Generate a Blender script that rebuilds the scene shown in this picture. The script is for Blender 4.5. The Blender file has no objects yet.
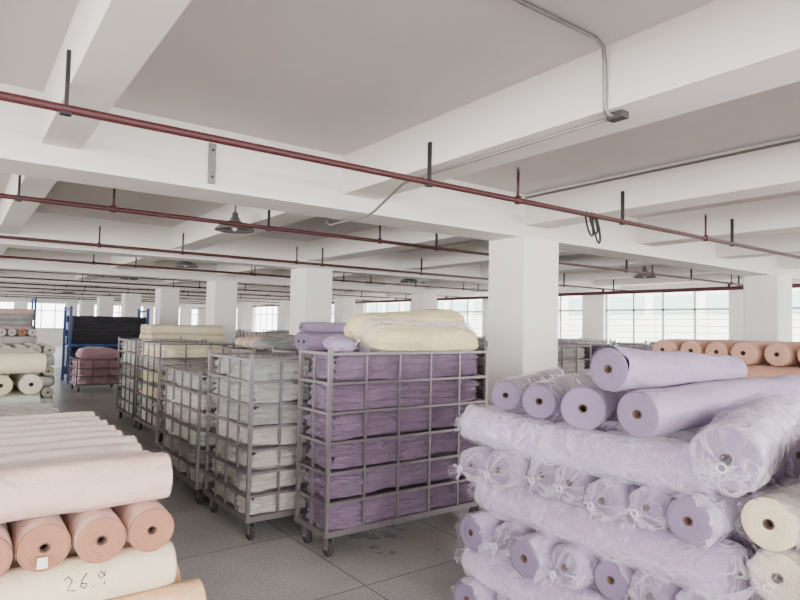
import bpy, math, random
from mathutils import Vector, Matrix, noise
random.seed(11)
S = bpy.context.scene
C = S.collection

# ------------------------------------------------------------------ materials
def lin(c):
    c = c/255.0
    return c/12.92 if c <= .04045 else ((c+.055)/1.055)**2.4
def rgb(r, g, b): return (lin(r), lin(g), lin(b), 1)

def base_mat(name):
    m = bpy.data.materials.new(name); m.use_nodes = True
    nt = m.node_tree
    return m, nt, nt.nodes['Principled BSDF']
def coords(nt, kind='Object', scale=(1, 1, 1)):
    tc = nt.nodes.new('ShaderNodeTexCoord'); mp = nt.nodes.new('ShaderNodeMapping')
    mp.inputs['Scale'].default_value = scale
    nt.links.new(tc.outputs[kind], mp.inputs['Vector'])
    return mp.outputs['Vector']
def noise_n(nt, vec, scale, detail=4, rough=.55, dist=0):
    n = nt.nodes.new('ShaderNodeTexNoise')
    n.inputs['Scale'].default_value = scale; n.inputs['Detail'].default_value = detail
    n.inputs['Roughness'].default_value = rough; n.inputs['Distortion'].default_value = dist
    nt.links.new(vec, n.inputs['Vector']); return n.outputs['Fac']
def ramp(nt, fac, stops):
    r = nt.nodes.new('ShaderNodeValToRGB'); e = r.color_ramp.elements
    while len(e) < len(stops): e.new(.5)
    for i, (p, c) in enumerate(stops):
        e[i].position = p; e[i].color = c
    nt.links.new(fac, r.inputs['Fac']); return r.outputs['Color']
def bump(nt, h, strength, dist, normal=None):
    b = nt.nodes.new('ShaderNodeBump'); b.inputs['Strength'].default_value = strength
    b.inputs['Distance'].default_value = dist
    nt.links.new(h, b.inputs['Height'])
    if normal: nt.links.new(normal, b.inputs['Normal'])
    return b.outputs['Normal']
def math_n(nt, op, a, b=None, c=None, clamp=False):
    n = nt.nodes.new('ShaderNodeMath'); n.operation = op; n.use_clamp = clamp
    for i, x in enumerate((a, b, c)):
        if x is None: continue
        if isinstance(x, (int, float)): n.inputs[i].default_value = x
        else: nt.links.new(x, n.inputs[i])
    return n.outputs[0]
def mul(c, k): return (min(1, c[0]*k), min(1, c[1]*k), min(1, c[2]*k), 1)

def plaster(name, col, rough=.85, var=.06):
    m, nt, p = base_mat(name); v = coords(nt)
    f = noise_n(nt, v, 1.3, 6, .6)
    nt.links.new(ramp(nt, f, [(.3, mul(col, 1-var)), (.7, col)]), p.inputs['Base Color'])
    p.inputs['Roughness'].default_value = rough
    nt.links.new(bump(nt, noise_n(nt, v, 14, 5), .12, .01), p.inputs['Normal'])
    return m
def fabric(name, col, rough=.9, fold=.35, var=.12, folded=False):
    m, nt, p = base_mat(name); v = coords(nt)
    f = noise_n(nt, v, 5, 4, .6)
    nt.links.new(ramp(nt, f, [(.3, mul(col, 1-var)), (.7, col)]), p.inputs['Base Color'])
    p.inputs['Roughness'].default_value = rough
    p.inputs['Sheen Weight'].default_value = .08
    if folded:
        v2 = coords(nt, 'Object', (1, 1, 5.5))
        b1 = bump(nt, noise_n(nt, v2, 9, 5, .6, .5), fold, .06)
        b1 = bump(nt, noise_n(nt, v, 14, 4, .6, 1.), fold*.6, .04, b1)
    else:
        b1 = bump(nt, noise_n(nt, v, 16, 4, .6, .6), fold, .03)
    b2 = bump(nt, noise_n(nt, v, 300, 2), .1, .002, b1)
    nt.links.new(b2, p.inputs['Normal'])
    return m
def cap(name, col, dark=.7, freq=900):
    m, nt, p = base_mat(name)
    tc = nt.nodes.new('ShaderNodeTexCoord'); sp = nt.nodes.new('ShaderNodeSeparateXYZ')
    nt.links.new(tc.outputs['UV'], sp.inputs[0])
    n = noise_n(nt, coords(nt), 12, 3)
    s = math_n(nt, 'SINE', math_n(nt, 'ADD', math_n(nt, 'MULTIPLY', sp.outputs[0], freq), math_n(nt, 'MULTIPLY', n, 9)))
    s2 = math_n(nt, 'MULTIPLY_ADD', s, .5, .5)
    nt.links.new(ramp(nt, s2, [(.1, mul(col, dark)), (.8, col)]), p.inputs['Base Color'])
    p.inputs['Roughness'].default_value = .9
    nt.links.new(bump(nt, s2, .5, .004), p.inputs['Normal'])
    return m
def solid(name, col, rough=.5, metal=0., var=.15):
    m, nt, p = base_mat(name); v = coords(nt)
    nt.links.new(ramp(nt, noise_n(nt, v, 9, 5), [(.3, mul(col, 1-var)), (.7, col)]), p.inputs['Base Color'])
    p.inputs['Roughness'].default_value = rough; p.inputs['Metallic'].default_value = metal
    return m

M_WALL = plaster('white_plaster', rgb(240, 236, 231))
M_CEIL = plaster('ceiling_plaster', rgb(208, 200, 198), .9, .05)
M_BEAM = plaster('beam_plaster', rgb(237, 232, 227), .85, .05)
M_METAL = solid('galvanised_steel', rgb(128, 120, 124), .45, .5)
M_DARKM = solid('dark_steel', rgb(85, 82, 85), .5, .6)
M_LAMP = solid('lamp_enamel', rgb(120, 118, 116), .4, .2)
M_RUBBER = solid('caster_rubber', rgb(55, 50, 52), .7)
M_RED = solid('maroon_pipe_paint', rgb(68, 19, 24), .55)
M_BLACK = solid('black_paint', rgb(28, 25, 27), .5)
M_COND = solid('conduit_grey', rgb(140, 137, 134), .4, .5)
M_BLUE = solid('blue_paint', rgb(40, 75, 140), .5)
M_CORE = solid('cardboard_core', rgb(92, 70, 60), .9)
M_FRAME = solid('window_aluminium', rgb(205, 212, 210), .5)
M_GREEN = solid('facade_green', rgb(172, 205, 194), .8)
M_INK = solid('marker_ink', rgb(30, 28, 35), .6)
M_TIE = solid('tie_string', rgb(240, 238, 235), .7)
M_LABEL = solid('paper_label', rgb(235, 230, 220), .7, 0, .03)

LAV = fabric('lavender_fabric', rgb(158, 142, 172), fold=.45); LAVC = cap('lavender_roll_end', rgb(136, 120, 150))
LAV2 = fabric('pale_lavender_fabric', rgb(166, 146, 180), fold=.5)
PUR = fabric('purple_fabric', rgb(138, 114, 142), fold=.9, var=.25, folded=True)
PUR2 = fabric('light_purple_fabric', rgb(158, 136, 162), fold=.9, var=.25, folded=True)
WHT = fabric('offwhite_fabric', rgb(220, 216, 208), fold=.9, var=.22, folded=True)
GRY = fabric('greywhite_fabric', rgb(190, 190, 188), fold=.9, var=.28, folded=True)
CRM = fabric('cream_fabric', rgb(232, 218, 188)); CRMC = cap('cream_roll_end', rgb(226, 210, 178), .85)
YCR = fabric('yellow_cream_fabric', rgb(230, 214, 168), fold=.6)
PNK = fabric('blush_fabric', rgb(226, 190, 178), fold=.5); PNKW = fabric('blush_white_fabric', rgb(232, 214, 205), fold=.5)
PNKC = cap('terracotta_roll_end', rgb(184, 130, 104), .66)
PCH = fabric('peach_fabric', rgb(232, 190, 146), fold=.5)
PEA = fabric('salmon_fabric', rgb(206, 156, 136)); PEAC = cap('salmon_roll_end', rgb(212, 162, 142), .78)
MNT = fabric('mint_white_fabric', rgb(218, 223, 212)); MNTC = cap('mint_roll_end', rgb(222, 218, 202), .8)
BLK = fabric('black_fabric', rgb(42, 40, 48)); BLKC = cap('black_roll_end', rgb(52, 48, 54))
ROSE = fabric('rose_fabric', rgb(206, 165, 178))

def plastic():
    m, nt, p = base_mat('clear_plastic_wrap'); v = coords(nt)
    n1 = noise_n(nt, v, 4.0, 1, .5, 1.2); n2 = noise_n(nt, v, 8, 1, .5, 1.6)
    def ridge(n, w):
        ab = math_n(nt, 'ABSOLUTE', math_n(nt, 'SUBTRACT', n, .5))
        return math_n(nt, 'SUBTRACT', 1, math_n(nt, 'DIVIDE', ab, w, clamp=True))
    r1 = ridge(n1, .022); r2 = ridge(n2, .022)
    nrm = bump(nt, math_n(nt, 'ADD', r1, math_n(nt, 'MULTIPLY', r2, .6)), .5, .008)
    nrm = bump(nt, noise_n(nt, v, 8, 1, .5, 1.5), .7, .035, nrm)
    p.inputs['Base Color'].default_value = rgb(228, 220, 236)
    p.inputs['Roughness'].default_value = .12
    p.inputs['Specular IOR Level'].default_value = 1.0
    nt.links.new(nrm, p.inputs['Normal'])
    fr = nt.nodes.new('ShaderNodeFresnel'); fr.inputs['IOR'].default_value = 1.42; nt.links.new(nrm, fr.inputs['Normal'])
    soft = math_n(nt, 'MULTIPLY', noise_n(nt, v, 3, 3), .08)
    fac = math_n(nt, 'ADD', math_n(nt, 'ADD', math_n(nt, 'MULTIPLY', fr.outputs[0], .75), soft),
                 math_n(nt, 'ADD', math_n(nt, 'MULTIPLY', r1, .2), math_n(nt, 'MULTIPLY', r2, .08)), clamp=True)
    fac = math_n(nt, 'MINIMUM', fac, .5)
    tr = nt.nodes.new('ShaderNodeBsdfTransparent'); mx = nt.nodes.new('ShaderNodeMixShader')
    nt.links.new(fac, mx.inputs[0]); nt.links.new(tr.outputs[0], mx.inputs[1]); nt.links.new(p.outputs[0], mx.inputs[2])
    nt.links.new(mx.outputs[0], nt.nodes['Material Output'].inputs['Surface'])
    return m
PLA = plastic()

def floor_mat():
    m, nt, p = base_mat('terrazzo_floor'); v = coords(nt)
    sp = noise_n(nt, v, 60, 3, .75); big = noise_n(nt, v, .9, 6, .65)
    c1 = ramp(nt, sp, [(.34, rgb(158, 158, 158)), (.5, rgb(192, 192, 190)), (.66, rgb(214, 213, 211))])
    c2 = ramp(nt, big, [(.3, rgb(208, 208, 207)), (.7, rgb(255, 255, 255))])
    mx = nt.nodes.new('ShaderNodeMix'); mx.data_type = 'RGBA'; mx.blend_type = 'MULTIPLY'; mx.inputs[0].default_value = 1
    nt.links.new(c1, mx.inputs[6]); nt.links.new(c2, mx.inputs[7])
    br = nt.nodes.new('ShaderNodeTexBrick'); br.offset = 0
    br.inputs['Scale'].default_value = 1; br.inputs['Brick Width'].default_value = 1.05; br.inputs['Row Height'].default_value = 1.05
    br.inputs['Mortar Size'].default_value = .006
    br.inputs['Color1'].default_value = (1, 1, 1, 1); br.inputs['Color2'].default_value = (.9, .9, .9, 1)
    br.inputs['Mortar'].default_value = (.35, .34, .33, 1)
    nt.links.new(v, br.inputs['Vector'])
    m3 = nt.nodes.new('ShaderNodeMix'); m3.data_type = 'RGBA'; m3.blend_type = 'MULTIPLY'; m3.inputs[0].default_value = 1
    nt.links.new(mx.outputs[2], m3.inputs[6]); nt.links.new(br.outputs['Color'], m3.inputs[7])
    nt.links.new(m3.outputs[2], p.inputs['Base Color'])
    rr = ramp(nt, big, [(.3, (.25, .25, .25, 1)), (.7, (.42, .42, .42, 1))])
    nt.links.new(rr, p.inputs['Roughness'])
    return m
M_FLOOR = floor_mat()

# ------------------------------------------------------------------ mesh builder
class MB:
    def __init__(s): s.v = []; s.f = []; s.m = []; s.uv = []; s.sm = []; s.mats = []
    def mi(s, mat):
        if mat not in s.mats: s.mats.append(mat)
        return s.mats.index(mat)
    def add(s, vs, fs, mat, uvs=None, smooth=True):
        o = len(s.v); s.v += [tuple(v) for v in vs]
        s.uv += uvs if uvs else [(0, 0)]*len(vs)
        k = s.mi(mat)
        for f in fs:
            s.f.append(tuple(i+o for i in f)); s.m.append(k); s.sm.append(smooth)
    def box(s, a, b, mat):
        x0, y0, z0 = a; x1, y1, z1 = b
        v = [(x0, y0, z0), (x1, y0, z0), (x1, y1, z0), (x0, y1, z0), (x0, y0, z1), (x1, y0, z1), (x1, y1, z1), (x0, y1, z1)]
        s.add(v, [(0, 3, 2, 1), (4, 5, 6, 7), (0, 1, 5, 4), (1, 2, 6, 5), (2, 3, 7, 6), (3, 0, 4, 7)], mat, smooth=False)
    def tube(s, pts, r, mat, n=10, caps=True, rr=None):
        pts = [Vector(p) for p in pts]; vs = []; fs = []
        prev = None
        for i, p in enumerate(pts):
            t = (pts[min(i+1, len(pts)-1)]-pts[max(i-1, 0)]).normalized()
            up = Vector((0, 0, 1)) if abs(t.z) < .95 else Vector((1, 0, 0))
            if prev is not None:
                up = prev
            a = t.cross(up).normalized(); b = a.cross(t).normalized(); prev = b
            q = rr[i] if rr else r
            for j in range(n):
                w = 2*math.pi*j/n
                vs.append(p+a*q*math.cos(w)+b*q*math.sin(w))
        for i in range(len(pts)-1):
            for j in range(n):
                fs.append((i*n+j, i*n+(j+1) % n, (i+1)*n+(j+1) % n, (i+1)*n+j))
        if caps:
            fs.append(tuple(range(n))[::-1]); fs.append(tuple(range((len(pts)-1)*n, len(pts)*n)))
        s.add(vs, fs, mat)
    def obj(s, name, origin=(0, 0, 0), parent=None):
        o = Vector(origin)
        me = bpy.data.meshes.new(name)
        me.from_pydata([(v[0]-o.x, v[1]-o.y, v[2]-o.z) for v in s.v], [], s.f)
        for m in s.mats: me.materials.append(m)
        me.polygons.foreach_set('material_index', s.m)
        me.polygons.foreach_set('use_smooth', s.sm)
        ul = me.uv_layers.new(name='UVMap')
        li = [0]*len(me.loops); me.loops.foreach_get('vertex_index', li)
        flat = []
        for i in li: flat += s.uv[i]
        ul.data.foreach_set('uv', flat)
        me.update()
        ob = bpy.data.objects.new(name, me); C.objects.link(ob)
        if parent:
            ob.parent = parent; ob.location = o - parent.location
        else: ob.location = o
        return ob

def frame_of(h, tilt=0):
    h = math.radians(h); t = math.radians(tilt)
    a = Vector((math.sin(h)*math.cos(t), math.cos(h)*math.cos(t), math.sin(t)))
    sd = a.cross(Vector((0, 0, 1))).normalized(); up = sd.cross(a).normalized()
    return a, sd, up

def roll(mb, p, h, L, R, body, capm, tilt=0, n=14, m=26, amp=.03, squash=.97, sag=0., core=True, taper=1.):
    a, sd, up = frame_of(h, tilt); p = Vector(p); sx = random.uniform(0, 50)
    vs = []; fs = []; ca = {}
    def pt(s, ang, r):
        d = -sag*math.sin(math.pi*max(0, min(1, s/L)))
        r = r*(1+(taper-1)*s/L)
        return p+a*s+sd*(r*math.cos(ang))+up*(r*math.sin(ang)*squash+d)
    ph = random.uniform(0, 6)
    for i in range(n+1):
        s = L*i/n
        for j in range(m):
            g = 2*math.pi*j/m+ph
            k = noise.noise(Vector((s*3+sx, math.cos(g)*1.3, math.sin(g)*1.3)))*amp + noise.noise(Vector((s*11+sx, math.cos(g)*3, math.sin(g)*3)))*amp*.5
            r = R*(1+k)
            if i in (0, n): r *= .975
            vs.append(pt(s, g, r))
    for i in range(n):
        for j in range(m):
            fs.append((i*m+j, i*m+(j+1) % m, (i+1)*m+(j+1) % m, (i+1)*m+j))
    mb.add(vs, fs, body)
    for e in (0, 1):
        s0 = 0 if e == 0 else L; sg = -1 if e == 0 else 1
        fr = [(.975, 0), (.93, .006), (.8, .004), (.62, .007), (.45, .003), (.3, .006), (.2, .002)]
        vs = []; fs = []; uv = []
        for k, (q, o) in enumerate(fr):
            o2 = o*random.uniform(.5, 1.6)
            for j in range(m):
                g = 2*math.pi*j/m+ph
                vs.append(pt(s0+sg*o2, g, R*q)); uv.append((R*q, j/m))
        for k in range(len(fr)-1):
            for j in range(m):
                q = (k*m+j, k*m+(j+1) % m, (k+1)*m+(j+1) % m, (k+1)*m+j)
                fs.append(q if e == 1 else q[::-1])
        mb.add(vs, fs, capm, uv)
        vs = []; fs = []
        for (q, o) in ((.2, .006), (.16, .006), (.155, -.08)):
            for j in range(m):
                vs.append(pt(s0+sg*o, 2*math.pi*j/m+ph, R*q))
        for k in range(2):
            for j in range(m):
                q = (k*m+j, k*m+(j+1) % m, (k+1)*m+(j+1) % m, (k+1)*m+j)
                fs.append(q if e == 1 else q[::-1])
        fs.append(tuple(range(2*m, 3*m)))
        mb.add(vs, fs, M_CORE if core else body)

def wrap(mb, p, h, L, R, mat=None, tilt=0, n=40, m=40, ends=(1, 1), droop=.03, sag=0., amp=.06):
    """crumpled plastic film sleeve around a roll, gathered and tied at the ends"""
    mat = mat or PLA
    a, sd, up = frame_of(h, tilt); p = Vector(p); sx = random.uniform(0, 90)
    prof = []
    E = [(-.13, .040), (-.105, .030), (-.085, .016), (-.075, .013), (-.062, .022), (-.045, R*.45), (-.028, R*.72), (-.01, R*.93), (.015, R*1.02)]
    if ends[0]: prof += E
    else: prof += [(-.02, R*.99)]
    for i in range(1, n): prof.append((.02+(L-.04)*i/n, R*1.035))
    if ends[1]: prof += [(L-s, r) for s, r in reversed(E)]
    else: prof += [(L+.02, R*.99)]
    kk = random.choice((6, 7, 8)); ph = random.uniform(0, 6)
    vs = []; fs = []
    for i, (s, r) in enumerate(prof):
        ex = max(0, -s, s-L)
        dz = -droop*(ex/.13)**1.5 - sag*math.sin(math.pi*max(0, min(1, s/L)))
        for j in range(m):
            g = 2*math.pi*j/m
            v = Vector((s*4+sx, math.cos(g)*1.6, math.sin(g)*1.6))
            cr = abs(noise.noise(v*1.2))*amp*1.9 + abs(noise.noise(v*2.2))*amp*.6
            if math.sin(g) < -.2: cr += amp*.8*(-.2-math.sin(g))*(1+noise.noise(v*2))
            e2 = min(1, ex/.03) if ex > 0 else 0
            near = max(0, 1-min(s, L-s)/.15) if ex == 0 else 1
            pl = (.14*e2+.02*near)*math.sin(kk*g+ph)+.05*e2*math.sin(2*kk*g+1)
            q = r*(1+cr+pl)
            vs.append(p+a*s+sd*(q*math.cos(g))+up*(q*math.sin(g)*.97+dz))
    for i in range(len(prof)-1):
        for j in range(m):
            fs.append((i*m+j, i*m+(j+1) % m, (i+1)*m+(j+1) % m, (i+1)*m+j))
    mb.add(vs, fs, mat)
    for e, s in ((0, -.08), (1, L+.08)):
        if ends[e]:
            c = p+a*s-up*droop*(.08/.13)**1.5
            pts = [c+sd*(.016*math.cos(w))+up*(.016*math.sin(w)) for w in [2*math.pi*t/10 for t in range(11)]]
            mb.tube(pts, .003, M_TIE, 5, False)

def bale(mb, x0, x1, y0, y1, z0, z1, mat, layers=4, amp=.02, npx=26, npy=16, slope=0):
    """folded, slumping pile of cloth"""
    sx = random.uniform(0, 99); cx, cy = (x0+x1)/2, (y0+y1)/2
    per = []
    for i in range(npx): per.append((x0+(x1-x0)*i/npx, y0, 0, -1))
    for i in range(npy): per.append((x1, y0+(y1-y0)*i/npy, 1, 0))
    for i in range(npx): per.append((x1-(x1-x0)*i/npx, y1, 0, 1))
    for i in range(npy): per.append((x0, y1-(y1-y0)*i/npy, -1, 0))
    N = len(per); nz = layers*4
    hx, hy = (x1-x0)/2, (y1-y0)/2
    def inset(x, y, d):
        dx, dy = x-cx, y-cy
        k = min(1, max(0, (abs(dx)/hx+abs(dy)/hy-1.75)/.25))
        q = 1-.05*k
        return cx+dx*q*(1-d), cy+dy*q*(1-d)
    vs = []; fs = []
    for k in range(nz+1):
        t = k/nz
        for (x, y, nx_, ny_) in per:
            wav = .12*noise.noise(Vector((x*2.2+sx, y*2.2, 7)))
            H = (z1-z0)*(1+wav-.1)
            z = z0+H*t
            lay = abs(math.sin(math.pi*layers*t+1.6*noise.noise(Vector((x*2+sx, y*2, 0)))))
            nn = noise.noise(Vector((x*4+sx, y*4, z*9)))+.6*noise.noise(Vector((x*11+sx, y*11, z*20)))
            off = amp*(lay*1.1-.8+nn*1.1)
            edge = -amp*1.2*(1 if t in (0, 1) else 0)
            X, Y = inset(x, y, 0)
            sagz = -.4*amp*lay
            vs.append((X+nx_*(off+edge), Y+ny_*(off+edge), z+sagz*(t > .05)))
    for k in range(nz):
        for j in range(N):
            fs.append((k*N+j, k*N+(j+1) % N, (k+1)*N+(j+1) % N, (k+1)*N+j))
    base = nz*N
    prev = base
    for d in (.1, .3, .6, .97):
        st = len(vs)
        for (x, y, nx_, ny_) in per:
            X, Y = inset(x, y, d)
            vs.append((X, Y, z0+(z1-z0)*(.9+.12*noise.noise(Vector((X*2.2+sx, Y*2.2, 7))))+.012*noise.noise(Vector((X*6+sx, Y*6, 2)))+.008*min(1, d*4)))
        for j in range(N):
            fs.append((prev+j, prev+(j+1) % N, st+(j+1) % N, st+j))
        prev = st
    fs.append(tuple(range(prev, prev+N)))
    fs.append(tuple(range(N))[::-1])
    mb.add(vs, fs, mat)

def empty(name, loc):
    e = bpy.data.objects.new(name, None); e.empty_display_size = .2; e.location = loc; C.objects.link(e); return e

CART_CACHE = {}
def cart(name, x0, x1, y0, y1, H, tiers, mats, nx=4, ny=3, base=.17, amp=.025, fill=1.03, key=None):
    root = empty(name, ((x0+x1)/2, (y0+y1)/2, 0))
    if key and key in CART_CACHE:
        for o in CART_CACHE[key]:
            d = bpy.data.objects.new(o.name, o.data); C.objects.link(d); d.parent = root; d.location = o.location
        return root
    org = tuple(root.location)
    fr = MB(); t = .013
    for i in range(nx+1):
        x = x0+(x1-x0)*i/nx
        thick = t if i in (0, nx) else t*.65
        for y in (y0, y1):
            fr.box((x-thick, y-thick, base), (x+thick, y+thick, H+(.04 if i in (0, nx) else 0)), M_METAL)
    for j in range(1, ny):
        y = y0+(y1-y0)*j/ny
        for x in (x0, x1):
            fr.box((x-t*.65, y-t*.65, base), (x+t*.65, y+t*.65, H), M_METAL)
    th = (H-base)/tiers
    for k in range(tiers+1):
        z = base+th*k; q = .02 if k == 0 else .009
        for y in (y0, y1):
            fr.box((x0-t, y-t-.004, z-q), (x1+t, y+t+.004, z+q), M_METAL)
        for x in (x0, x1):
            fr.box((x-t-.004, y0-t, z-q), (x+t+.004, y1+t, z+q), M_METAL)
    fr.box((x0, y0, base-.015), (x1, y1, base+.01), M_DARKM)
    f_ob = fr.obj('frame', org, root)
    wh = MB()
    for x in (x0+.05, x1-.05):
        for y in (y0+.06, y1-.06):
            wh.box((x-.045, y-.035, base-.03), (x+.045, y+.035, base-.018), M_METAL)
            wh.box((x-.024, y-.03, .05), (x-.019, y+.03, base-.03), M_METAL)
            wh.box((x+.019, y-.03, .05), (x+.024, y+.03, base-.03), M_METAL)
            wh.tube([(x-.017, y, .058), (x-.012, y, .058), (x+.012, y, .058), (x+.017, y, .058)], .057, M_RUBBER, 20, True, [.05, .057, .057, .05])
            wh.tube([(x-.03, y, .058), (x+.03, y, .058)], .01, M_METAL, 8)
    w_ob = wh.obj('casters', org, root)
    fb = MB(); g = .03
    for k in range(tiers):
        z = base+th*k
        hh = th*random.uniform(fill-.12, fill)
        bale(fb, x0+g, x1-g, y0+g, y1-g, z+.008, z+hh, random.choice(mats), layers=random.choice((2, 3, 3)), amp=amp, npx=44 if not key else 22, npy=24 if not key else 14)
    c_ob = fb.obj('fabric_load', org, root)
    if key: CART_CACHE[key] = [f_ob, w_ob, c_ob]
    return root

def stack(name, x0, x1, y0, y1, R, nl, pairs, top='X', m=20, n=8, jitter=.03, z0=None, toppairs=None, amp=.03):
    """log-cabin stack of rolls, alternating direction"""
    mb = MB(); d = 2*R*.97
    for k in range(nl):
        z = R*.97+k*d
        dirX = ((nl-1-k) % 2 == 0) == (top == 'X')
        pr = toppairs if (toppairs and k >= nl-2) else pairs
        if dirX:
            c = int((y1-y0)/(2*R*1.02))
            for i in range(c):
                y = y0+R+(y1-y0-2*R)*i/max(1, c-1); b, cp = random.choice(pr)
                o = random.uniform(-jitter, jitter)
                roll(mb, (x0+o, y, z), 90, x1-x0, R*random.uniform(.95, 1.0), b, cp, m=m, n=n, amp=amp)
        else:
            c = int((x1-x0)/(2*R*1.02))
            for i in range(c):
                x = x0+R+(x1-x0-2*R)*i/max(1, c-1); b, cp = random.choice(pr)
                o = random.uniform(-jitter, jitter)
                roll(mb, (x, y0+o, z), 0, y1-y0, R*random.uniform(.95, 1.0), b, cp, m=m, n=n, amp=amp)
    return mb.obj(name, ((x0+x1)/2, (y0+y1)/2, 0))

# ------------------------------------------------------------------ room shell
X0, X1, Y0, Y1, ZC = -8.0, 14.2, -6.0, 42.0, 3.04
b = MB(); b.box((X0-.3, Y0-.3, -.2), (X1+.3, Y1+.3, 0), M_FLOOR); b.obj('floor')
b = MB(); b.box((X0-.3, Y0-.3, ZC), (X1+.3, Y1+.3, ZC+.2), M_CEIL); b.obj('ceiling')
def wall(name, axis, pos, a0, a1, wins, zs=1.05, zt=2.62, th=.25, wincount=[0]):
    mb = MB()
    def bx(u0, u1, z0, z1, q0=pos, q1=pos+th, mt=M_WALL, mm=None):
        mm = mm or mb
        if axis == 'X': mm.box((q0, u0, z0), (q1, u1, z1), mt)
        else: mm.box((u0, q0, z0), (u1, q1, z1), mt)
    bx(a0, a1, 0, zs); bx(a0, a1, zt, ZC)
    cur = a0
    for (u, w) in wins:
        bx(cur, u, zs, zt); cur = u+w
    bx(cur, a1, zs, zt)
    mb.obj(name)
    for (u, w) in wins:
        wincount[0] += 1
        f = MB(); q0, q1 = pos+th*.4, pos+th*.4+.05
        bx(u, u+w, zs, zs+.05, q0, q1, M_FRAME, f); bx(u, u+w, zt-.05, zt, q0, q1, M_FRAME, f)
        bx(u, u+w, zt-.5, zt-.45, q0, q1, M_FRAME, f)
        k = 4
        for i in range(k+1):
            uu = u+(w-.05)*i/k
            bx(uu, uu+.05, zs+.05, zt-.05, q0, q1, M_FRAME, f)
        zz = zs+.2
        while zz < zt-.55:
            bx(u, u+w, zz, zz+.015, q1+.02, q1+.035, M_FRAME, f); zz += .16
        bx(u, u+w, zs-.03, zs, pos-.06 if pos > 0 else pos+th, pos if pos > 0 else pos+th+.06, M_FRAME, f)
        f.obj('window_%d' % wincount[0])
wr = [(Y0+.6+4.0*i, 3.3) for i in range(12) if Y0+.6+4.0*i+3.3 < Y1-.2]
wall('wall_right', 'X', X1, Y0, Y1, wr)
wall('wall_left', 'X', X0-.25, Y0, Y1, wr)
wb = [(X0+.6+3.6*i, 3.0) for i in range(6)]
wall('wall_back', 'Y', Y0-.25, X0, X1, wb)
wall('wall_far', 'Y', Y1, X0, X1, wb)

beams_x = (-6.0, -3.9, -1.75, .50, 2.77, 5.05, 7.15, 9.2, 11.3, 13.2)
for xb in beams_x:
    b = MB(); hw = .11 if xb == .50 else .17
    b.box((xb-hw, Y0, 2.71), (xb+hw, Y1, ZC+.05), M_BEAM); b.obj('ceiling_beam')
cols_y = (-.4, 4.6, 9.6, 14.1, 18.7, 23.3, 28.0, 32.6, 37.3)
for yb in cols_y:
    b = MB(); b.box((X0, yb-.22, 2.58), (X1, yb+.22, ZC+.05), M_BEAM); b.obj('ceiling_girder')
for xc in (-1.1, 5.1, 11.3):
    for yc in cols_y:
        if (xc, yc) == (-1.1, -.4): continue
        b = MB(); w = .28; c = .02
        pr = [(-w+c, -w), (w-c, -w), (w, -w+c), (w, w-c), (w-c, w), (-w+c, w), (-w, w-c), (-w, -w+c)]
        vs = [(xc+x, yc+y, 0) for x, y in pr]+[(xc+x, yc+y, 2.58) for x, y in pr]
        b.add(vs, [(i, (i+1) % 8, 8+(i+1) % 8, 8+i) for i in range(8)], M_WALL, smooth=False)
        b.obj('column', (xc, yc, 0))

# ------------------------------------------------------------------ sprinkler pipes
def pipe_x(y, z=2.6, r=.024, ph=.0, first=-7.):
    mb = MB(); mb.tube([(X0+.01, y, z), (X1-.01, y, z)], r, M_RED, 10)
    for xb in beams_x:      # strap hangers fixed to beam sides
        x = xb-(.11 if xb == .50 else .17)-.012
        mb.box((x-.006, y-.014, z-.03), (x+.010, y+.014, z+.28), M_BLACK)
        mb.box((x-.025, y-.018, z-.03), (x+.025, y+.018, z-.018), M_BLACK)
    x = -6+ph
    while x < X1:      # upright sprinkler stubs
        if x > first and min(abs(x-q) for q in beams_x) > .22:
            mb.tube([(x, y, z), (x, y, z+.22)], .011, M_RED, 8)
            mb.tube([(x, y, z-.028), (x, y, z+.032)], .025, M_RED, 10)
            mb.tube([(x, y, z+.22), (x, y, z+.235), (x, y, z+.25), (x, y, z+.255)], .02, M_DARKM, 8, True, [.010, .016, .005, .02])
        x += 2.9
    return mb.obj('sprinkler_pipe', (0, y, z))
for i, y in enumerate((3.2, 5.85, 8.8, 11.6, 14.6, 17.3, 20.1, 22.8, 26, 29, 32)):
    pipe_x(y, 2.6 if i else 2.595, .021, ph=(.78 if i == 0 else .9+.4*i), first=(2 if i == 0 else -7))
mb = MB(); mb.tube([(12.6, Y0+.01, 2.5), (12.6, Y1-.01, 2.5)], .04, M_RED, 10)
for y in (3.2, 5.85, 8.8, 11.6, 14.6, 17.3, 20.1): mb.tube([(12.6, y, 2.5), (12.6, y, 2.6)], .03, M_RED, 8)
mb.obj('sprinkler_main_pipe', (12.6, 0, 2.5))
mb = MB()
for dx, l in ((0, .22), (.06, .19), (.10, .27)):
    pts = []
    for t in range(13):
        w = t/12*math.pi*2
        pts.append((4.38+dx+.022*math.sin(w)*1.8, 3.2+.03*math.cos(w)*.9, 2.625-l/2+l/2*math.cos(w)))
    mb.tube(pts, .009, M_BLACK, 6, False)
mb.obj('hanging_strap', (4.4, 3.2, 2.55))

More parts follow.
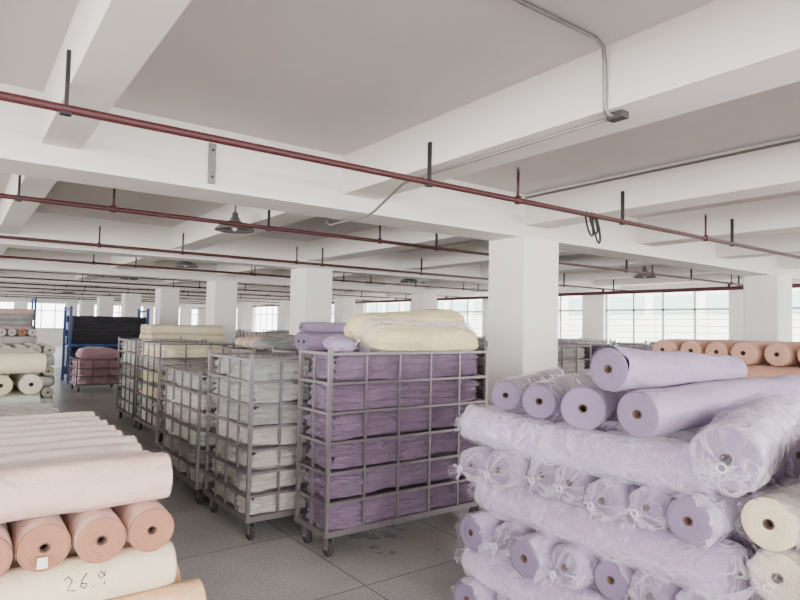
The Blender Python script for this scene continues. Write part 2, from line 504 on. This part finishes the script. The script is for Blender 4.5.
# conduits
mb = MB(); r = .011
mb.tube([(-3, 1.76, 3.02), (2.45, 1.76, 3.02), (2.54, 1.78, 3.01), (2.58, 1.8, 2.96), (2.585, 1.8, 2.72), (2.60, 1.8, 2.69), (2.66, 1.79, 2.685)], r, M_COND, 8)
mb.box((2.64, 1.74, 2.672), (2.70, 1.83, 2.708), M_DARKM)
mb.tube([(2.67, 1.83, 2.69), (2.68, 3.50, 2.69), (2.69, 3.65, 2.68), (2.78, 4.15, 2.56), (2.80, 4.3, 2.54), (2.81, 4.95, 2.54), (2.81, 5.02, 2.58), (2.81, 5.03, 2.69)], r, M_COND, 8)
mb.obj('electrical_conduit', (2.65, 1.8, 2.69))
mb = MB(); mb.tube([(4.86, -3, 3.0), (4.86, 4.36, 3.0)], .011, M_COND, 8); mb.obj('electrical_conduit', (4.86, 0, 3))
mb = MB(); mb.box((1.45, 4.355, 2.62), (1.50, 4.378, 2.92), M_COND)
for z in (2.67, 2.87): mb.tube([(1.475, 4.345, z), (1.475, 4.36, z)], .01, M_DARKM, 8)
mb.obj('wall_bracket', (1.475, 4.37, 2.6))

def lamp(x, y, z=2.64):
    mb = MB()
    mb.tube([(x, y, z+.12), (x, y, ZC)], .011, M_LAMP, 8)
    prof = [(.0, .15), (.03, .15), (.035, .10), (.045, .095), (.05, .07), (.08, .05), (.15, .015), (.205, -.03), (.21, -.045), (.2, -.03), (.14, .01), (.05, .04)]
    n = 28; vs = []; fs = []
    for (q, dz) in prof:
        for j in range(n): vs.append((x+q*math.cos(2*math.pi*j/n), y+q*math.sin(2*math.pi*j/n), z+dz))
    for k in range(len(prof)-1):
        for j in range(n): fs.append((k*n+j, k*n+(j+1) % n, (k+1)*n+(j+1) % n, (k+1)*n+j))
    mb.add(vs, fs, M_LAMP)
    mb.tube([(x, y, z+.05), (x, y, z+.0), (x, y, z-.03), (x, y, z-.05)], .03, M_TIE, 12, True, [.02, .035, .03, .008])
    mb.obj('pendant_lamp', (x, y, z))
for x, y in ((2.38, 6.25), (3.3, 11.0), (3.3, 15.4), (3.3, 20.0), (10.3, 6.3), (8.2, 10.8), (8.2, 16), (3.3, 25)): lamp(x, y)

# ------------------------------------------------------------------ trolleys
cart('metal_cage_trolley', 2.09, 3.58, 3.63, 4.06, 1.40, 6, [PUR, PUR2, PUR], nx=5, ny=2, amp=.034)
def bundle(mb, p, h, L, R, mat, tilt=0, squash=.6, amp=.22, ex=5):
    a, sd, up = frame_of(h, tilt); p = Vector(p); n = 40; m = 40; sx = random.uniform(0, 50); vs = []; fs = []
    for i in range(n+1):
        s = i/n; w = (max(0, 1-abs(2*s-1)**ex))**.5 if 0 < s < 1 else .05
        for j in range(m):
            g = 2*math.pi*j/m
            k = noise.noise(Vector((s*4+sx, math.cos(g)*1.2, math.sin(g)*1.2)))*amp+.12*noise.noise(Vector((s*5+sx, math.cos(g)*5, math.sin(g)*5)))+.08*abs(noise.noise(Vector((s*22+sx, math.cos(g)*3, math.sin(g)*3))))
            r = R*w*(1+k); z = math.sin(g)*squash
            z = max(z, -.42)
            vs.append(p+a*(s*L)+sd*(r*math.cos(g))+up*(r*z))
    for i in range(n):
        for j in range(m): fs.append((i*m+j, i*m+(j+1) % m, (i+1)*m+(j+1) % m, (i+1)*m+j))
    mb.add(vs, fs, mat)
mb = MB()
bundle(mb, (2.46, 3.80, 1.49), 88, 1.14, .185, YCR, 0, .7, amp=.12, ex=9)
bundle(mb, (2.46, 3.97, 1.55), 86, 1.18, .21, YCR, 3.5, .68, amp=.12, ex=9)
wrap(mb, (2.52, 3.83, 1.505), 88, 1.02, .145, ends=(1, 1), amp=.08)
mb.obj('cream_fabric_bundle', (3.0, 3.9, 1.4))
mb = MB(); bundle(mb, (2.25, 3.72, 1.44), 20, .34, .1, LAV2, 5); mb.obj('lavender_fabric_bundle', (2.4, 3.9, 1.42))

cart('metal_cage_trolley', 1.77, 2.72, 4.22, 5.12, 1.33, 7, [GRY, WHT, WHT], nx=4, ny=4, amp=.04)
cart('metal_cage_trolley', 1.75, 2.70, 5.30, 6.6, 1.14, 6, [WHT, GRY, MNT], nx=3, ny=5, amp=.04)
cart('metal_cage_trolley', 2.9, 4.35, 5.5, 6.3, 1.30, 6, [PUR2, PUR], nx=4, ny=3)
mb = MB(); roll(mb, (2.95, 5.68, 1.42), 88, 1.4, .1, LAV2, LAVC, amp=.12); roll(mb, (3.0, 5.9, 1.42), 92, 1.35, .1, PUR2, LAVC, amp=.1)
roll(mb, (2.97, 5.78, 1.57), 86, 1.0, .06, LAV2, LAVC, amp=.1)
mb.obj('lavender_fabric_bundle', (3.6, 5.8, 1.31))
cart('metal_cage_trolley', 2.9, 4.1, 6.8, 7.9, 1.26, 6, [WHT, MNT], nx=4, ny=4)
mb = MB()
for i in range(6): bundle(mb, (2.9+.02*i, 6.9+.17*i, 1.34), 90, 1.1, .12, random.choice((WHT, GRY, PEA)), 0, .8, .4)
mb.obj('loose_fabric_bundle', (3.5, 7.3, 1.3))
cart('metal_cage_trolley', 2.2, 3.2, 8.3, 9.5, 1.3, 6, [MNT, WHT, CRM], nx=3, ny=4, amp=.04)
cart('metal_cage_trolley', 2.2, 3.2, 9.65, 10.8, 1.3, 6, [MNT, WHT], nx=3, ny=4, amp=.04)
cart('metal_cage_trolley', 3.0, 4.4, 11.9, 12.9, 1.15, 5, [CRM, WHT], nx=4, ny=3)
mb = MB()
for k, c in enumerate((5, 4)):
    for i in range(c): roll(mb, (3.0, 12.0+.1*k+.2*i, 1.27+.18*k), 90, 1.4, .1, CRM, CRMC, m=16, n=6)
mb.obj('cream_fabric_roll_pile', (3.7, 12.4, 1.16))
cart('metal_cage_trolley', 2.2, 3.15, 14.9, 15.9, .72, 3, [ROSE, PNKW, ROSE], nx=3, ny=3, amp=.05)
mb = MB(); bundle(mb, (2.2, 15.2, .83), 90, .9, .22, ROSE); bundle(mb, (2.3, 15.6, .85), 80, .8, .2, PNKW); mb.obj('rose_fabric_bundle', (2.6, 15.4, .77))

def rack(name, x0, x1, y0, y1, H, zs, pairs, R=.1, rows=3):
    root = empty(name, ((x0+x1)/2, (y0+y1)/2, 0)); org = tuple(root.location)
    f = MB()
    for x in (x0, x1):
        for y in (y0, y1): f.box((x-.03, y-.03, 0), (x+.03, y+.03, H), M_BLUE)
        f.box((x-.02, y0, H-.1), (x+.02, y1, H-.05), M_BLUE)
    for z in zs:
        for y in (y0, y1): f.box((x0, y-.02, z-.05), (x1, y+.02, z), M_BLUE)
        for i in range(6):
            x = x0+(x1-x0)*(i+.5)/6; f.box((x-.02, y0, z-.04), (x+.02, y1, z), M_BLUE)
    f.obj('frame', org, root)
    r = MB(); cnt = int((y1-y0-.08)/(2*R))
    for z in zs:
        for k in range(rows):
            for i in range(cnt):
                b_, c_ = random.choice(pairs)
                roll(r, (x0+.05+random.uniform(-.05, .05), y0+.06+R+(2*R)*i, z+R+.18*k), 90, x1-x0-.1, R*.97, b_, c_, m=14, n=6, amp=.06)
    r.obj('fabric_rolls', org, root)
rack('fabric_roll_rack', 2.35, 4.2, 17.2, 18.2, 1.95, (.2, .98), [(BLK, BLKC)], rows=4)
rack('fabric_roll_rack', .2, 2.1, 23.0, 24.0, 2.3, (.35, 1.2), [(ROSE, LAVC), (PNK, PNKC), (GRY, MNTC)], rows=4)

far_cols = [('a', [WHT, GRY]), ('b', [PUR2, LAV]), ('c', [CRM, WHT])]
spots = [(6.4, 5.6), (8.2, 5.4), (9.9, 5.8), (6.6, 7.2), (8.4, 7.4), (10, 7.6), (12.2, 4.2), (12.3, 6.6),
         (6.5, 9.4), (8.3, 9.8), (12.2, 9.2), (6.6, 12), (8.7, 12.4), (10.5, 12), (6.6, 15.5), (9, 16), (12, 16.4),
         (6.8, 19.6), (9.3, 20.3), (12, 20.8), (12.2, 1.8), (10.2, 3.4)]
for i, (x, y) in enumerate(spots):
    k, ms = far_cols[i % 3]
    cart('metal_cage_trolley', x, x+1.3, y, y+.9, 1.36, 6, ms, nx=4, ny=3, key=k)

# ------------------------------------------------------------------ left stacks
mb = MB()
def rowX(z, ys, x0, x1, R, pairs, jit=.02, amp=.03):
    for y in ys:
        b_, c_ = random.choice(pairs); o = random.uniform(-jit, jit)
        roll(mb, (x0+o, y, z), 90+random.uniform(-.6, .6), x1-x0, R, b_, c_, n=20, m=30, amp=amp)
def rowY(z, xs, y0, y1, R, pairs, jit=.015, amp=.03):
    for x in xs:
        b_, c_ = random.choice(pairs); o = random.uniform(-jit, jit)
        roll(mb, (x, y0+o, z), 0, y1-y0, R, b_, c_, n=14, m=36, amp=amp)
ysb = [2.39+.19*i for i in range(8)]
xsb = [.60-.167*i for i in range(8)]
rowY(.068, xsb, 2.31, 3.85, .068, [(PCH, PNKC)])
rowX(.212, ysb, -.72, .74, .078, [(PCH, PNKC)]); rowY(.368, xsb, 2.31, 3.85, .078, [(PCH, PNKC)])
rowX(.525, ysb, -.72, .79, .08, [(PCH, PNKC)])
rowX(.688, ysb, -.72, .70, .083, [(CRM, CRMC), (PNKW, CRMC)], amp=.05)
rowY(.851, xsb, 2.29, 3.85, .081, [(PNK, PNKC)])
roll(mb, (-.78, 2.40, 1.018), 90.3, 1.45, .089, PNK, PNKC, n=36, m=40, amp=.09)
rowX(1.003, [2.585+.178*i for i in range(8)], -.75, .66, .08, [(PNKW, PNKC), (PNKW, CRMC)], amp=.06)
def scr(pts, ox, oz):
    P = []
    for (u, w) in pts:
        z = oz+w*.045; zz = (z-.688)/.97
        P.append((ox+u*.04, 2.39-math.sqrt(max(0, .0845**2-zz**2))-.002, z))
    mb.tube(P, .002, M_INK, 5)
scr([(0, .8), (.3, 1), (.6, .7), (.2, .1), (.8, 0)], .33, .69)
scr([(.6, 1), (.2, .6), (.1, .2), (.4, 0), (.6, .3), (.2, .4)], .375, .69)
scr([(0, 0), (.1, .05)], .415, .69)
scr([(.6, .6), (.3, .95), (.1, .75), (.2, .5), (.6, .6), (.65, .9), (.55, 0)], .43, .69)
x = xsb[2]
mb.box((x-.022, 2.268, .851-.055), (x+.008, 2.272, .851-.02), M_LABEL)
mb.box((x-.018, 2.272, .851-.045), (x+.004, 2.292, .851-.03), M_LABEL)
mb.obj('blush_fabric_roll_stack', (-.1, 3.1, 0))

stack('white_fabric_roll_stack', -.72, .68, 4.25, 5.0, .086, 5, [(MNT, MNTC), (PNKW, CRMC)], 'X', jitter=.05)
stack('white_fabric_roll_stack', -.72, .70, 5.1, 6.55, .088, 5, [(MNT, MNTC), (WHT, MNTC)], 'X', jitter=.05)
stack('mint_fabric_roll_stack', -.75, .75, 7.1, 8.6, .108, 6, [(MNT, MNTC), (CRM, CRMC)], 'X', jitter=.03)
stack('mint_fabric_roll_stack', -.7, .9, 10.1, 11.6, .098, 6, [(MNT, MNTC), (CRM, CRMC)], 'X', m=14)
stack('white_fabric_roll_stack', .0, 1.5, 12.6, 14.1, .098, 6, [(WHT, MNTC), (MNT, MNTC)], 'Y', m=14)
stack('blush_fabric_roll_stack', .2, 1.7, 18, 19.5, .1, 7, [(PNKW, PNKC), (WHT, MNTC)], 'Y', m=14)

# ------------------------------------------------------------------ lavender stack (right foreground)
mb = MB(); R = .1
def wr_roll(p, h, L, R, body=LAV2, tilt=0, ends=(1, 0), sag=0., amp=.05, sl=True):
    roll(mb, p, h, L, R*.96, body, LAVC, tilt=tilt, n=12, m=28, sag=sag)
    if sl: wrap(mb, p, h, L, R, tilt=tilt, ends=ends, sag=sag, n=int(L*32), m=48, amp=amp)
ysL = [1.24+.205*i for i in range(7)]
xsL = [2.53+.205*i for i in range(7)]
for z in (.105, .478, .853):
    for i, y in enumerate(ysL):
        o = random.uniform(-.09, .04)
        wr_roll((2.40+o, y+random.uniform(-.015, .015), z+random.uniform(-.018, .01)), 90+random.uniform(-5, 5), 1.45, R*random.uniform(.86, 1.02), sl=True, ends=(random.random() < .8, 0), amp=.08)
for z in (.29, .665, 1.042):
    for i, x in enumerate(xsL):
        if i == 0: wr_roll((2.49, 1.19 if z > 1 else 1.12, z), random.uniform(-2.5, 2.5), 1.43, R*1.05, sag=.02, ends=(0, 1) if z > 1 else (1, 1), amp=.12)
        else: wr_roll((x, 1.16, z), 0, 1.4, R, sl=(i < 2 or z > 1), ends=(0, 1))
mb.obj('lavender_fabric_roll_stack', (3.1, 1.85, 0))
def single(name, p, h, L, R, tilt=0, body=LAV, capm=LAVC, wrapd=False, ends=(1, 0), amp=.04, taper=1., sag=0):
    global mb
    mb = MB()
    if wrapd: wr_roll(p, h, L, R, body, tilt, ends, sag, amp)
    else: roll(mb, p, h, L, R, body, capm, tilt, n=34, m=48, amp=amp, taper=taper, sag=sag)
    mb.obj(name, p)
ZT = 1.245
single('lavender_fabric_roll', (2.40, 2.28, ZT-.005), 63, 1.2, .085, body=LAV, amp=.08, wrapd=True, ends=(0, 0))
single('lavender_fabric_roll', (2.32, 1.98, ZT), 66, 1.3, .092, body=LAV, amp=.08, wrapd=True, ends=(0, 0))
single('lavender_fabric_roll', (2.26, 1.68, ZT+.005), 62, 1.35, .1, amp=.1)
single('lavender_fabric_roll', (2.27, 1.42, ZT+.012), 91, 1.45, .098, amp=.12, tilt=1)
single('lavender_fabric_roll', (2.26, 1.55, ZT+.188), 92, 1.04, .098, amp=.13, taper=.72, tilt=-1.5)
single('lavender_fabric_roll', (2.32, 1.09, 1.13), 76, 1.4, .125, tilt=3, body=LAV2, wrapd=True, amp=.11)

mb = MB()
for k, z in enumerate((.105, .305, .505, .70, .895, 1.09)):
    for i in range(4):
        y = 1.0-.21*i-.02*(k % 2)
        if k == 5 and i == 0: continue
        o = random.uniform(-.04, .04)
        roll(mb, (2.45+o, y, z), 90+random.uniform(-1, 1), 1.4, .1, CRM, CRMC, n=14, m=36, amp=.05)
        if i < 2: wrap(mb, (2.45+o, y, z), 90, 1.4, .103, ends=(k % 2, 0), n=40, amp=.08)
mb.obj('cream_fabric_roll_stack', (3.15, .62, 0))

stack('salmon_fabric_roll_stack', 5.9, 7.4, 1.7, 3.5, .112, 7, [(PEA, PEAC)], 'X', m=26, n=10, jitter=.05)
stack('white_fabric_roll_stack', 8.3, 9.8, 1.2, 2.7, .1, 7, [(PNKW, CRMC), (LAV2, LAVC)], 'X', m=16)

# ------------------------------------------------------------------ outside
mb = MB(); mb.box((14.6, -40, -4), (90, 90, -3.9), M_WALL); mb.obj('exterior_ground')
mb = MB(); mb.box((38, -30, -4), (44, 75, 7), M_WALL)
for z in (-.5, 2.7): mb.box((37.9, -30, z), (38, 75, z+1.3), M_GREEN)
for i in range(30): mb.box((37.8, -30+3.5*i, -4), (38, -29.4+3.5*i, 7), M_WALL)
mb.obj('exterior_building', (40, 20, -4))

# ------------------------------------------------------------------ light
w = bpy.data.worlds.new('World'); S.world = w; w.use_nodes = True
bg = w.node_tree.nodes['Background']; bg.inputs[0].default_value = (.95, .97, 1, 1); bg.inputs[1].default_value = 9
def area(name, loc, rot, sx, sy, e, col=(1, .975, .95)):
    l = bpy.data.lights.new(name, 'AREA'); l.shape = 'RECTANGLE'; l.size = sx; l.size_y = sy; l.energy = e; l.color = col
    o = bpy.data.objects.new(name, l); o.location = loc; o.rotation_euler = rot; C.objects.link(o)
ym = (Y0+Y1)/2; xm = (X0+X1)/2
area('window_daylight_left', (X0-.4, ym, 1.84), (0, -math.pi/2, 0), 1.7, Y1-Y0-.8, 6000)  # added fill lamp outside the unseen left wall, standing in for daylight
area('window_daylight_back', (xm, Y0-.4, 1.84), (math.pi/2, 0, 0), X1-X0-.8, 1.7, 3600)
area('window_daylight_right', (X1+5, ym, 5.5), (0, math.pi/2-.5, 0), 4, Y1-Y0+4, 17000)

# ------------------------------------------------------------------ camera
cd = bpy.data.cameras.new('camera'); cam = bpy.data.objects.new('camera', cd); C.objects.link(cam); S.camera = cam
cd.sensor_width = 36; cd.lens = 36*602/800; cd.clip_end = 300
hd = math.radians(36.4); pt = math.radians(2.5); rl = math.radians(1.1)
f = Vector((math.sin(hd)*math.cos(pt), math.cos(hd)*math.cos(pt), math.sin(pt)))
r0 = f.cross(Vector((0, 0, 1))).normalized(); u0 = r0.cross(f)
r1 = r0*math.cos(rl)+u0*math.sin(rl); u1 = r1.cross(f)
cam.matrix_world = Matrix(((r1.x, u1.x, -f.x, 0), (r1.y, u1.y, -f.y, 0), (r1.z, u1.z, -f.z, 1.6), (0, 0, 0, 1)))
